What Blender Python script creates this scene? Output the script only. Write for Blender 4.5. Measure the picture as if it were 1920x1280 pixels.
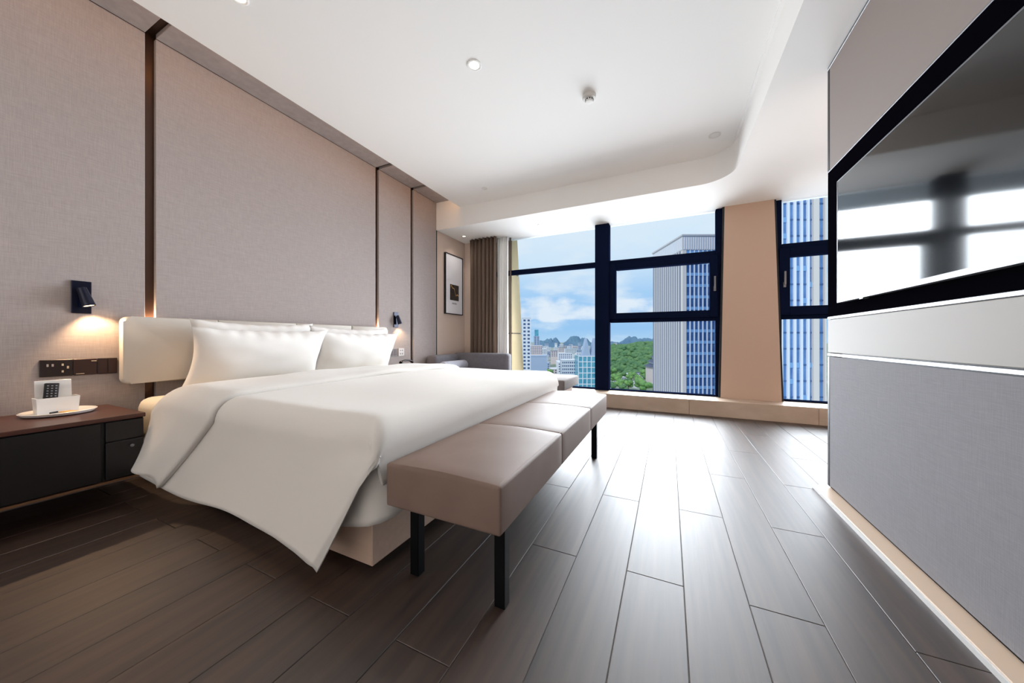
import bpy, bmesh, math, random
from mathutils import Vector, Matrix, noise
R = math.radians
for o in list(bpy.data.objects): bpy.data.objects.remove(o)
scene = bpy.context.scene
C = scene.collection
random.seed(7)

# ------------------------------------------------------------------ camera, world, lights, exposure
TH = R(25.2); CT, ST = math.cos(TH), math.sin(TH); EYE = 0.90
cam = bpy.data.cameras.new('camera'); cam.lens = 625/1920*36; cam.sensor_width = 36
cam.shift_y = -4/1920; cam.clip_start = 0.05; cam.clip_end = 20000
co = bpy.data.objects.new('camera', cam); C.objects.link(co)
co.location = (0, 0, EYE); co.rotation_euler = (R(90), 0, TH); scene.camera = co

vs = scene.view_settings
vs.view_transform = 'Standard'; vs.look = 'None'; vs.gamma = 1; vs.use_curve_mapping = False
vs.exposure = 0.14

def lin(c):
    return tuple(((x/255)/12.92 if x/255 <= .04045 else ((x/255+.055)/1.055)**2.4) for x in c) + (1,)

w = bpy.data.worlds.new('sky'); scene.world = w; w.use_nodes = True
nt = w.node_tree; N = nt.nodes; L = nt.links; N.clear()
out = N.new('ShaderNodeOutputWorld'); bg = N.new('ShaderNodeBackground'); bg.inputs[1].default_value = 0.92
L.new(bg.outputs[0], out.inputs[0])
tc = N.new('ShaderNodeTexCoord'); sx = N.new('ShaderNodeSeparateXYZ'); L.new(tc.outputs['Generated'], sx.inputs[0])
def wmath(op, a, b=None, c=None):
    m = N.new('ShaderNodeMath'); m.operation = op
    for i, v in enumerate((a, b, c)):
        if v is None: continue
        if hasattr(v, 'links') or hasattr(v, 'is_linked'): L.new(v, m.inputs[i])
        else: m.inputs[i].default_value = v
    return m.outputs[0]
ramp = N.new('ShaderNodeValToRGB'); L.new(sx.outputs[2], ramp.inputs[0])
els = ramp.color_ramp.elements
els[0].position = 0.0; els[0].color = lin((184, 216, 240)); els[1].position = 0.55; els[1].color = lin((226, 238, 246))
for p, c in ((0.03, (164, 206, 240)), (0.13, (178, 214, 244)), (0.22, (222, 238, 248)), (0.36, (238, 246, 249))):
    e = els.new(p); e.color = lin(c)
# clouds: noise on the view direction, stretched along the horizon
mp = N.new('ShaderNodeMapping'); mp.inputs['Scale'].default_value = (1, 1, 3.2); L.new(tc.outputs['Generated'], mp.inputs[0])
n1 = N.new('ShaderNodeTexNoise'); n1.inputs['Scale'].default_value = 5.5; n1.inputs['Detail'].default_value = 7; n1.inputs['Roughness'].default_value = .55
L.new(mp.outputs[0], n1.inputs[0])
cr = N.new('ShaderNodeValToRGB'); cr.color_ramp.elements[0].position = .48; cr.color_ramp.elements[1].position = .66
L.new(n1.outputs[0], cr.inputs[0])
# a low bank of cumulus a few degrees above the horizon
mp2 = N.new('ShaderNodeMapping'); mp2.inputs['Scale'].default_value = (1, 1, 1.9); mp2.inputs['Location'].default_value = (3.1, 1.7, 0.2)
L.new(tc.outputs['Generated'], mp2.inputs[0])
n2 = N.new('ShaderNodeTexNoise'); n2.inputs['Scale'].default_value = 9; n2.inputs['Detail'].default_value = 8; L.new(mp2.outputs[0], n2.inputs[0])
band = N.new('ShaderNodeValToRGB'); L.new(sx.outputs[2], band.inputs[0])
be = band.color_ramp.elements; be[0].position = .045; be[0].color = (0, 0, 0, 1); be[1].position = .16; be[1].color = (0, 0, 0, 1)
for p, v in ((.062, .8), (.10, .55)):
    e = be.new(p); e.color = (v, v, v, 1)
cum = wmath('MULTIPLY_ADD', band.outputs[0], .42, n2.outputs[0])
cr2 = N.new('ShaderNodeValToRGB'); cr2.color_ramp.elements[0].position = .68; cr2.color_ramp.elements[1].position = .82
L.new(cum, cr2.inputs[0])
mx = N.new('ShaderNodeMix'); mx.data_type = 'RGBA'; L.new(ramp.outputs[0], mx.inputs[6]); mx.inputs[7].default_value = lin((238, 244, 247))
L.new(wmath('MULTIPLY', cr.outputs[0], .75), mx.inputs[0])
mx2 = N.new('ShaderNodeMix'); mx2.data_type = 'RGBA'; L.new(mx.outputs[2], mx2.inputs[6]); mx2.inputs[7].default_value = lin((246, 248, 249))
L.new(wmath('MULTIPLY', cr2.outputs[0], .85), mx2.inputs[0])
L.new(mx2.outputs[2], bg.inputs[0])

def add_light(name, kind, loc, rot, energy, color=(1, 1, 1), **kw):
    l = bpy.data.lights.new(name, kind); l.energy = energy; l.color = color
    for k, v in kw.items(): setattr(l, k, v)
    o = bpy.data.objects.new(name, l); C.objects.link(o); o.location = loc; o.rotation_euler = rot
    return o
# sun behind the hotel: lights the facades that face the room, never enters it
add_light('sun', 'SUN', (0, -20, 40), (R(48), 0, R(-20)), 1.6, (1, .96, .9), angle=R(8))
# daylight through the two windows
DAY = (1.0, 0.985, 0.965)
add_light('window_daylight', 'AREA', (-0.72, 5.45, 1.28), (R(-77.5), 0, 0), 215, DAY, shape='RECTANGLE', size=2.6, size_y=2.3, spread=R(116))
add_light('window_daylight', 'AREA', (1.80, 5.45, 1.28), (R(-77.5), 0, 0), 60, DAY, shape='RECTANGLE', size=1.2, size_y=2.3, spread=R(116))
WARM = (1.0, .68, .40)

# ------------------------------------------------------------------ helpers
def bm_box(bm, x0, x1, y0, y1, z0, z1):
    v = [bm.verts.new(p) for p in ((x0,y0,z0),(x1,y0,z0),(x1,y1,z0),(x0,y1,z0),(x0,y0,z1),(x1,y0,z1),(x1,y1,z1),(x0,y1,z1))]
    for f in ((3,2,1,0),(4,5,6,7),(0,1,5,4),(1,2,6,5),(2,3,7,6),(3,0,4,7)): bm.faces.new([v[i] for i in f])
    return v
def link(name, me, mat, parent=None, smooth=False):
    o = bpy.data.objects.new(name, me); C.objects.link(o)
    if mat is not None and not me.materials: me.materials.append(mat)
    if parent is not None: o.parent = parent
    if smooth:
        for p in me.polygons: p.use_smooth = True
    return o
def from_bm(name, bm, mat, parent=None, smooth=False, angle=None):
    bmesh.ops.recalc_face_normals(bm, faces=bm.faces)
    me = bpy.data.meshes.new(name); bm.to_mesh(me); bm.free()
    o = link(name, me, mat, parent, smooth)
    if angle is not None:
        for p in me.polygons: p.use_smooth = True
        me.set_sharp_from_angle(angle=R(angle))
    return o
def box(name, b, mat, parent=None, bevel=0, seg=2):
    bm = bmesh.new(); bm_box(bm, *b)
    if bevel: bmesh.ops.bevel(bm, geom=bm.edges[:], offset=bevel, segments=seg, profile=.5, affect='EDGES')
    return from_bm(name, bm, mat, parent, angle=35 if bevel else None)
def mesh(name, verts, faces, mat, parent=None, smooth=False):
    me = bpy.data.meshes.new(name); me.from_pydata(verts, [], faces); me.update()
    bm = bmesh.new(); bm.from_mesh(me); bmesh.ops.recalc_face_normals(bm, faces=bm.faces); bm.to_mesh(me); bm.free()
    return link(name, me, mat, parent, smooth)
def prism(name, poly, z0, z1, mat, parent=None, angle=None):
    bm = bmesh.new(); a = [bm.verts.new((x, y, z0)) for x, y in poly]; b = [bm.verts.new((x, y, z1)) for x, y in poly]
    n = len(poly); bm.faces.new(a[::-1]); bm.faces.new(b)
    for i in range(n): bm.faces.new((a[i], a[(i+1) % n], b[(i+1) % n], b[i]))
    return from_bm(name, bm, mat, parent, angle=angle)
def lathe(name, prof, mat, parent=None, seg=32, loc=(0,0,0), rot=None, angle=40, caps=True):
    bm = bmesh.new(); rings = []
    for r, z in prof: rings.append([bm.verts.new((r*math.cos(2*math.pi*i/seg), r*math.sin(2*math.pi*i/seg), z)) for i in range(seg)])
    for a, b in zip(rings, rings[1:]):
        for i in range(seg): bm.faces.new((a[i], a[(i+1) % seg], b[(i+1) % seg], b[i]))
    if caps: bm.faces.new(rings[0][::-1]); bm.faces.new(rings[-1])
    if rot is not None: bm.transform(rot.to_4x4())
    o = from_bm(name, bm, mat, parent, angle=angle); o.location = loc
    return o
def grid(name, fn, nu, nv, mat, parent=None, thick=0, smooth=True, sub=0, offset=-1):
    vs_, fs = [], []
    for i in range(nu+1):
        for j in range(nv+1): vs_.append(fn(i/nu, j/nv))
    for i in range(nu):
        for j in range(nv):
            a = i*(nv+1)+j; fs.append((a, a+1, a+nv+2, a+nv+1))
    me = bpy.data.meshes.new(name); me.from_pydata(vs_, [], fs); me.update()
    o = link(name, me, mat, parent, smooth)
    if thick:
        m = o.modifiers.new('thickness', 'SOLIDIFY'); m.thickness = thick; m.offset = offset
    if sub:
        m = o.modifiers.new('smooth', 'SUBSURF'); m.levels = sub; m.render_levels = sub
    return o
def tag(o, label, cat, group=None):
    o['label'] = label; o['category'] = cat
    if group: o['group'] = group
    return o
def struct(o, label=None, cat=None):
    o['kind'] = 'structure'
    if label: o['label'] = label
    if cat: o['category'] = cat
    return o
def empty(name, loc=(0,0,0), rz=0):
    o = bpy.data.objects.new(name, None); C.objects.link(o); o.location = loc; o.rotation_euler = (0, 0, rz); o.empty_display_size = .1
    return o
def child(name, src_mesh, parent, loc=(0,0,0), rz=0, scale=None):
    o = bpy.data.objects.new(name, src_mesh); C.objects.link(o); o.parent = parent; o.location = loc; o.rotation_euler = (0, 0, rz)
    if scale: o.scale = scale
    return o
def dup(root, loc, rz=None):
    r = root.copy(); C.objects.link(r); r.location = loc
    if rz is not None: r.rotation_euler = (0, 0, rz)
    for ch in root.children:
        c = ch.copy(); C.objects.link(c); c.parent = r
        for g in ch.children:
            d = g.copy(); C.objects.link(d); d.parent = c
    return r
def unit_box_mesh(name, mat, sx_, sy_, sz_, bevel=0):
    bm = bmesh.new(); bm_box(bm, 0, sx_, 0, sy_, 0, sz_)
    if bevel: bmesh.ops.bevel(bm, geom=bm.edges[:], offset=bevel, segments=1, affect='EDGES')
    bmesh.ops.recalc_face_normals(bm, faces=bm.faces)
    me = bpy.data.meshes.new(name); bm.to_mesh(me); bm.free(); me.materials.append(mat); return me

# ------------------------------------------------------------------ materials
def mat(name, col, rough=.5, metal=0, spec=.5, bump=None, var=None, coat=0, sheen=0, emit=None, estr=0, per_object=0):
    """bump=(scale xyz, strength, distance), var=(scale xyz, second colour, amount)"""
    m = bpy.data.materials.new(name); m.use_nodes = True; t = m.node_tree; p = t.nodes['Principled BSDF']
    p.inputs['Base Color'].default_value = lin(col); p.inputs['Roughness'].default_value = rough
    p.inputs['Metallic'].default_value = metal; p.inputs['Specular IOR Level'].default_value = spec
    p.inputs['Coat Weight'].default_value = coat; p.inputs['Sheen Weight'].default_value = sheen
    if emit: p.inputs['Emission Color'].default_value = lin(emit); p.inputs['Emission Strength'].default_value = estr
    if bump or var:
        tcn = t.nodes.new('ShaderNodeTexCoord'); vec = tcn.outputs['Object']
        if per_object:
            oi = t.nodes.new('ShaderNodeObjectInfo'); ad = t.nodes.new('ShaderNodeVectorMath'); ad.operation = 'MULTIPLY_ADD'
            cb = t.nodes.new('ShaderNodeCombineXYZ')
            for i in range(3): t.links.new(oi.outputs['Random'], cb.inputs[i])
            t.links.new(cb.outputs[0], ad.inputs[0]); ad.inputs[1].default_value = (37, 91, 53); t.links.new(vec, ad.inputs[2]); vec = ad.outputs[0]
    def noise_(scale, det=5):
        mpn = t.nodes.new('ShaderNodeMapping'); mpn.inputs['Scale'].default_value = scale; t.links.new(vec, mpn.inputs[0])
        n = t.nodes.new('ShaderNodeTexNoise'); n.inputs['Scale'].default_value = 1; n.inputs['Detail'].default_value = det; t.links.new(mpn.outputs[0], n.inputs[0]); return n
    if var:
        n = noise_(var[0]); r = t.nodes.new('ShaderNodeValToRGB'); r.color_ramp.elements[0].position = .5-var[2]/2; r.color_ramp.elements[1].position = .5+var[2]/2
        r.color_ramp.elements[0].color = lin(col); r.color_ramp.elements[1].color = lin(var[1]); t.links.new(n.outputs[0], r.inputs[0])
        src = r.outputs[0]
        if per_object:
            hs = t.nodes.new('ShaderNodeHueSaturation'); mr = t.nodes.new('ShaderNodeMapRange'); mr.inputs[3].default_value = 1-per_object; mr.inputs[4].default_value = 1+per_object
            t.links.new(oi.outputs['Random'], mr.inputs[0]); t.links.new(mr.outputs[0], hs.inputs['Value']); t.links.new(src, hs.inputs['Color']); src = hs.outputs[0]
        t.links.new(src, p.inputs['Base Color'])
    if bump:
        n = noise_(bump[0], 3); b = t.nodes.new('ShaderNodeBump'); b.inputs['Strength'].default_value = bump[1]; b.inputs['Distance'].default_value = bump[2]
        t.links.new(n.outputs[0], b.inputs['Height']); t.links.new(b.outputs[0], p.inputs['Normal'])
    return m
def fabric(name, c1, c2, thread=420, rough=.9):
    """woven cloth: crossing threads along the two surface axes"""
    m = bpy.data.materials.new(name); m.use_nodes = True; t = m.node_tree; p = t.nodes['Principled BSDF']
    p.inputs['Roughness'].default_value = rough; p.inputs['Specular IOR Level'].default_value = .2; p.inputs['Sheen Weight'].default_value = .1
    tcn = t.nodes.new('ShaderNodeTexCoord'); fac = None
    for sc in ((18, 18, thread), (thread, thread, 14)):
        mpn = t.nodes.new('ShaderNodeMapping'); mpn.inputs['Scale'].default_value = sc; t.links.new(tcn.outputs['Object'], mpn.inputs[0])
        n = t.nodes.new('ShaderNodeTexNoise'); n.inputs['Scale'].default_value = 1; n.inputs['Detail'].default_value = 2; t.links.new(mpn.outputs[0], n.inputs[0])
        if fac is None: fac = n.outputs[0]
        else:
            a = t.nodes.new('ShaderNodeMath'); a.operation = 'ADD'; t.links.new(fac, a.inputs[0]); t.links.new(n.outputs[0], a.inputs[1])
            b = t.nodes.new('ShaderNodeMath'); b.operation = 'MULTIPLY'; b.inputs[1].default_value = .5; t.links.new(a.outputs[0], b.inputs[0]); fac = b.outputs[0]
    r = t.nodes.new('ShaderNodeValToRGB'); r.color_ramp.elements[0].position = .36; r.color_ramp.elements[1].position = .64
    r.color_ramp.elements[0].color = lin(c1); r.color_ramp.elements[1].color = lin(c2); t.links.new(fac, r.inputs[0]); t.links.new(r.outputs[0], p.inputs['Base Color'])
    bp = t.nodes.new('ShaderNodeBump'); bp.inputs['Strength'].default_value = .25; bp.inputs['Distance'].default_value = .0015
    t.links.new(fac, bp.inputs['Height']); t.links.new(bp.outputs[0], p.inputs['Normal'])
    return m
def glass(name, tint=(245, 250, 255), refl=.06):
    m = bpy.data.materials.new(name); m.use_nodes = True; t = m.node_tree; t.nodes.clear()
    o = t.nodes.new('ShaderNodeOutputMaterial'); mxs = t.nodes.new('ShaderNodeMixShader'); tr = t.nodes.new('ShaderNodeBsdfTransparent'); gl = t.nodes.new('ShaderNodeBsdfGlossy')
    tr.inputs[0].default_value = lin(tint); gl.inputs['Roughness'].default_value = .3
    fr = t.nodes.new('ShaderNodeFresnel'); fr.inputs[0].default_value = 1.12; t.links.new(fr.outputs[0], mxs.inputs[0])
    t.links.new(tr.outputs[0], mxs.inputs[1]); t.links.new(gl.outputs[0], mxs.inputs[2]); t.links.new(mxs.outputs[0], o.inputs[0]); return m

M = {}
M['plaster'] = mat('white_plaster', (249, 247, 244), .85, spec=.2)
M['wall_fabric'] = fabric('taupe_woven_wallcovering', (158, 148, 145), (174, 163, 160))
M['wall_paint'] = mat('warm_beige_wallpaper', (216, 196, 182), .8, bump=((150, 150, 150), .1, .001))
M['bronze'] = mat('dark_bronze_channel', (84, 62, 52), .35, .6)
M['oak'] = mat('smoked_oak_plank', (34, 19, 11), .52, spec=.5, var=((34, 1.8, 10), (74, 52, 38), .45), bump=((70, 3, 20), .3, .0015), per_object=.14)
M['oak'].node_tree.nodes['Principled BSDF'].inputs['IOR'].default_value = 1.95
M['joint'] = mat('floor_joint', (120, 110, 102), .7)
M['stone'] = mat('beige_stone_sill', (182, 160, 140), .35, var=((5, 5, 9), (200, 180, 160), .5))
M['frame'] = mat('navy_aluminium', (17, 24, 46), .9, 0, spec=0)
M['black_trim'] = mat('black_metal_trim', (20, 18, 22), .5, .2)
M['glass'] = glass('window_glass')
M['pillar'] = mat('tan_pillar_wallpaper', (196, 168, 148), .75, bump=((120, 120, 120), .08, .001))
M['cladding'] = mat('cream_stone_cladding', (176, 156, 120), .8, spec=0, var=((2, 2, 2), (186, 166, 132), .5))
M['linen'] = mat('white_cotton', (229, 224, 218), .85, spec=.2, sheen=.15, bump=((7, 7, 7), .15, .01))
M['linen2'] = mat('white_pillow_cotton', (234, 230, 226), .85, spec=.2, sheen=.15)
M['mattress'] = mat('cream_mattress_ticking', (240, 228, 206), .9)
M['headboard'] = mat('cream_leather', (206, 198, 188), .5, bump=((160, 160, 160), .12, .001))
M['bed_wood'] = mat('pale_oak_veneer', (196, 168, 150), .5, var=((4, 40, 40), (206, 180, 160), .5))
M['dark'] = mat('dark_recess', (18, 16, 16), .7)
M['leather'] = mat('taupe_leather', (126, 104, 93), .55, spec=.3, var=((6, 6, 6), (136, 115, 104), .5), bump=((220, 220, 220), .18, .001))
M['stitch'] = mat('stitching', (150, 132, 120), .7)
M['black_steel'] = mat('black_powder_coated_steel', (16, 18, 22), .35, .6)
M['dark_wood'] = mat('dark_walnut_veneer', (92, 54, 42), .32, var=((60, 3, 60), (72, 40, 32), .6))
M['dark_front'] = mat('near_black_lacquer', (26, 22, 22), .35)
M['brass'] = mat('dull_brass', (170, 130, 96), .35, .8)
M['navy_metal'] = mat('dark_navy_metal', (22, 26, 46), .3, .5)
M['bulb'] = mat('warm_lens', (255, 230, 190), .4, emit=(255, 205, 140), estr=12)
M['white_gloss'] = mat('white_melamine', (240, 238, 236), .25)
M['switch'] = mat('brown_switch_plate', (58, 40, 38), .35, .3)
M['switch_dark'] = mat('dark_switch_face', (44, 36, 36), .3, .3)
M['switch_mark'] = mat('switch_marking', (200, 184, 160), .5)
M['switch_grey'] = mat('grey_switch_plate', (118, 110, 108), .4, .3)
M['switch_white'] = mat('pale_switch_plate', (196, 188, 184), .4)
M['ember'] = mat('black_plastic', (22, 22, 28), .4)
M['button'] = mat('remote_button', (168, 160, 160), .5)
M['gold'] = mat('amber_paper', (220, 176, 110), .6)
M['tv_screen'] = mat('tv_screen_glass', (8, 8, 10), .07, spec=.5)
M['silver'] = mat('brushed_silver', (120, 120, 124), .45, .7)
M['chrome'] = mat('polished_steel_trim', (140, 140, 144), .35, .9)
M['tv_black'] = mat('black_gloss_backing', (9, 8, 13), .6, spec=0)
M['panel_up'] = mat('taupe_fabric_panel', (146, 134, 128), .75, bump=((300, 300, 300), .1, .001))
M['panel_mid'] = mat('ivory_leather_panel', (168, 161, 154), .6, spec=.25, bump=((90, 90, 300), .08, .001))
M['panel_low'] = fabric('grey_fabric_panel', (136, 134, 138), (147, 145, 149), 380)
M['skirt'] = mat('beige_skirting', (222, 196, 172), .5)
M['sofa'] = fabric('grey_sofa_fabric', (102, 100, 106), (120, 117, 122), 300)
M['sofa2'] = fabric('blue_grey_bolster_fabric', (172, 174, 188), (190, 192, 204), 300)
M['sofa_seat'] = fabric('warm_grey_seat_fabric', (108, 99, 97), (124, 115, 112), 300)
M['sofa_wood'] = mat('orange_brown_wood', (150, 104, 74), .5)
M['curtain'] = mat('brown_curtain', (120, 102, 90), .85, spec=.2, bump=((90, 90, 4), .1, .002))
M['sheer'] = mat('white_sheer', (250, 249, 247), .8, spec=.2)
M['art_paper'] = mat('white_art_paper', (236, 236, 242), .6)
M['art_dark'] = mat('dark_print', (34, 31, 32), .5, var=((9, 14, 30), (70, 62, 58), .4))
M['text'] = mat('grey_print', (140, 138, 140), .6)
M['detector'] = mat('off_white_plastic', (226, 222, 216), .5)
M['lens_off'] = mat('frosted_lens', (232, 230, 226), .4)
M['lens_on'] = mat('lit_lens', (255, 248, 235), .4, emit=(255, 244, 225), estr=6)

# ------------------------------------------------------------------ the setting: room shell
XW = -3.14; XT = 0.86; YW = 4.83; YB = 4.02; ZC = 2.80; ZS = 2.525; YBACK = -2.0; XR = 2.4
YP = 2.612
# floor: base + planks laid half-bond along y
floor = struct(box('floor', (XW-.1, XR+.1, YBACK-.1, 5.0, -.12, -.004), M['joint']))
PW, PL, GAP = .198, 1.22, .0022
def plank_mesh(ln):
    bm = bmesh.new(); bm_box(bm, GAP/2, PW-GAP/2, GAP/2, ln-GAP/2, -.012, 0)
    top = [e for e in bm.edges if all(v.co.z > -.001 for v in e.verts)]
    bmesh.ops.bevel(bm, geom=top, offset=.0012, segments=1, affect='EDGES')
    bmesh.ops.recalc_face_normals(bm, faces=bm.faces)
    me = bpy.data.meshes.new('plank'); bm.to_mesh(me); bm.free(); me.materials.append(M['oak']); return me
plank_cache = {}
k0 = math.floor((XW-.049)/PW)
x = .049 + k0*PW; k = k0
while x < XR:
    y = 1.365 + (PL/2 if k % 2 == 0 else 0) - 4*PL
    while y < 4.56:
        a, b = max(y, YBACK), min(y+PL, 4.56)
        if b-a > .03 and not (x > XT+.2 and b < YP-.1):
            ln = round(b-a, 3)
            if ln not in plank_cache: plank_cache[ln] = plank_mesh(ln)
            child('plank', plank_cache[ln], floor, (x, a, 0))
        y += PL
    x += PW; k += 1

# left wall: backing, fabric panels with bronze channels, a canopy of the same panels
wl = struct(box('wall_left', (XW-.25, XW-.03, YBACK-.1, YB, -.1, 3.1), M['bronze']))
chan = [(.963, 1.014), (2.882, 2.93), (3.475, 3.524)]
edges = [YBACK] + [v for c in chan for v in c] + [YB]
for i in range(0, len(edges), 2):
    box('fabric_panel', (XW-.03, XW, edges[i], edges[i+1], 0, 2.93), M['wall_fabric'], wl, .002, 1)
    box('canopy_panel', (XW, -2.70, edges[i], edges[i+1], 2.932, 2.962), M['wall_fabric'], wl, .002, 1)
box('canopy_backing', (XW-.03, -2.69, YBACK, YB, 2.965, 3.05), M['bronze'], wl)
box('edge_trim', (XW-.02, XW+.004, YB, YB+.012, 0, ZS), M['black_trim'], wl)
wn = struct(box('wall_niche', (XW-.25, XW-.012, YB, 5.1, -.1, 3.0), M['wall_paint']))
pier = struct(box('wall_window', (XW-.02, -2.90, 4.80, 5.05, 0, 2.6), M['wall_paint']))
struct(box('wall_back', (XW-.3, XR+.1, YBACK-.15, YBACK, -.1, 3.1), M['plaster']))
struct(box('wall_right', (XR, XR+.15, YP-.1, 5.1, -.1, 2.9), M['wall_paint']))
struct(box('wall_partition', (XT+.012, XR, YP-.15, YP-.006, 0, 2.6), M['wall_paint']))
twall = struct(box('wall_television', (XT+.012, XT+.13, YBACK, YP-.006, 0, 2.6), M['black_trim']))

# ceiling: raised field, dropped L-shaped soffit with a rounded inner corner
ceiling = struct(box('ceiling', (-2.72, .75, YBACK-.1, YB+.05, ZC, 2.96), M['plaster']))
r = .30; xs = .585
arc = [(xs-r+r*math.sin(a), YB-r+r*math.cos(a)) for a in [R(90)*i/16 for i in range(17)]]
poly = [(XW, YB)] + arc + [(xs, YBACK-.1), (XR+.1, YBACK-.1), (XR+.1, 4.98), (XW, 4.98)]
sof = struct(prism('trim_1', poly, ZS, 3.02, M['plaster'], angle=30)); sof['label'] = 'white plaster ceiling bulkhead with rounded inner corner above window'
r2 = r-.03
arc2 = [(xs-.03-r2+r2*math.sin(a), YB-.0-r2+r2*math.cos(a)) for a in [R(90)*i/16 for i in range(17)]]
# slim shadow-line bead where the raised field meets the bulkhead
bead_poly = [(xs-.03, YBACK), (xs-.03, YB-.03-r2)] + []
box('bead', (xs-.022, xs, YBACK, YB-r, ZC-.02, ZC), M['plaster'], sof)
struct(box('roof_slab', (XW-.3, XR+.2, YBACK-.2, 5.0, 3.06, 3.2), M['plaster']))

# ------------------------------------------------------------------ windows, pillar, sill
sill = struct(empty('window_sill', (0, 0, 0)), 'low beige stone sill running under the windows', 'window sill')
sx_edges = [XW, -2.1, -.95, .22, 1.42, XR]
for a, b in zip(sx_edges, sx_edges[1:]):
    box('slab', (a+.001, b-.001, 4.52, 5.0, 0, .183), M['stone'], sill, .004, 1)
ZT = ZS
pv = [(.575, 4.80), (1.178, 4.80), (1.135, 5.05), (.62, 5.05)]
pt = [(.618, 4.80), (1.108, 4.80), (1.075, 5.05), (.65, 5.05)]
def loft(name, lo, hi, z0, z1, m, parent=None):
    n = len(lo); vs_ = [(x, y, z0) for x, y in lo] + [(x, y, z1) for x, y in hi]
    fs = [tuple(range(n))[::-1], tuple(range(n, 2*n))] + [(i, (i+1) % n, n+(i+1) % n, n+i) for i in range(n)]
    return mesh(name, vs_, fs, m, parent)
pil = struct(loft('wall_pillar', pv, pt, .183, ZT, M['pillar']), 'tan papered pillar tapering upward between the two windows', 'pillar')
loft('edge_trim', [(.555, 4.81), (.577, 4.805), (.577, 4.93), (.555, 4.93)], [(.598, 4.81), (.62, 4.805), (.62, 4.93), (.598, 4.93)], .183, ZT, M['black_trim'], pil)
loft('edge_trim', [(1.176, 4.805), (1.198, 4.81), (1.198, 4.93), (1.176, 4.93)], [(1.106, 4.805), (1.128, 4.81), (1.128, 4.93), (1.106, 4.93)], .183, ZT, M['black_trim'], pil)

def window(name, label, bars, panes, hinges=()):
    w_ = struct(empty(name), label, 'window')
    for nm, b in bars: box(nm, b, M['frame'], w_, .004, 1)
    for p in panes: box('pane', p, M['glass'], w_)
    return w_
F0, F1 = 4.85, 4.93
YG = 4.918
sash = lambda x0, x1, z0, z1, t: [('sash_stile', (x0, x0+t, F0-.03, F1, z0, z1)), ('sash_stile', (x1-t, x1, F0-.03, F1, z0, z1)),
                                  ('sash_rail', (x0+t, x1-t, F0-.03, F1, z1-t, z1)), ('sash_rail', (x0+t, x1-t, F0-.03, F1, z0, z0+t))]
ZM0, ZM1, ZU0, ZU1 = 1.135, 1.18, 1.955, 2.01
b1 = [('jamb', (-2.90, -2.86, F0, F1, .183, ZT)), ('mullion', (-.951, -.757, F0-.06, F1, .183, ZT)), ('jamb', (.53, .60, F0, F1, .183, ZT)),
      ('transom', (-2.86, -.951, F0, F1, 1.94, 2.01)), ('transom', (-.757, .53, F0, F1, ZU0, ZU1)), ('transom', (-.757, .53, F0, F1, ZM0, ZM1)),
      ('bottom_rail', (-2.86, -.951, F0, F1, .183, .20)), ('bottom_rail', (-.757, .53, F0, F1, .183, .20))]
b1 += sash(-.757, .55, ZM1, ZU0, .085)
p1 = [(-2.86, -.951, YG, YG+.008, .2, 1.94), (-2.86, -.951, YG, YG+.008, 2.01, ZT), (-.757, .53, YG, YG+.008, .2, ZM0),
      (-.757, .53, YG, YG+.008, ZU1, ZT), (-.672, .465, YG, YG+.008, ZM1+.085, ZU0-.085)]
w1 = window('window_1', 'wide navy framed window with opening casement left of the pillar', b1, p1)
b2 = [('jamb', (1.13, 1.19, F0, F1, .183, ZT)), ('jamb', (2.34, XR, F0, F1, .183, ZT)),
      ('transom', (1.19, 2.34, F0, F1, ZU0, ZU1)), ('transom', (1.19, 2.34, F0, F1, ZM0, ZM1)), ('bottom_rail', (1.19, 2.34, F0, F1, .183, .20))]
b2 += sash(1.16, 2.34, ZM1, ZU0, .10)
p2 = [(1.15, 2.34, YG, YG+.008, .2, ZM0), (1.15, 2.34, YG, YG+.008, ZU1, ZT), (1.26, 2.24, YG, YG+.008, ZM1+.1, ZU0-.1)]
w2 = window('window_2', 'navy framed window with casement right of the pillar', b2, p2)
for wdw, hx in ((w1, .515), (w2, 1.205)):
    bm = bmesh.new(); bm_box(bm, hx-.012, hx+.012, F0-.055, F0-.03, 1.50, 1.56); bm_box(bm, hx-.009, hx+.009, F0-.075, F0-.055, 1.53, 1.68)
    from_bm('handle', bm, M['silver'], wdw)

# tapered exterior column seen through the left pane
colm = struct(empty('wall_column'), 'cream stone clad column outside the left window', 'column')
def cl(z): return 5.16 + (2.7-z)*.12
zs = [-1.6, -.3, 1.0, 1.985, 3.2]
for a, b in zip(zs, zs[1:]):
    loft('cladding_panel', [(-3.1, 4.96), (-2.335, 4.96), (-2.335, cl(a)), (-3.1, cl(a))], [(-3.1, 4.96), (-2.335, 4.96), (-2.335, cl(b)), (-3.1, cl(b))], a+.008, b-.008, M['cladding'], colm)
loft('core', [(-3.0, 5.0), (-2.345, 5.0), (-2.345, cl(-1.6)-.01), (-3.0, cl(-1.6)-.01)], [(-3.0, 5.0), (-2.345, 5.0), (-2.345, cl(3.2)-.01), (-3.0, cl(3.2)-.01)], -1.6, 3.2, M['bronze'], colm)

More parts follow.
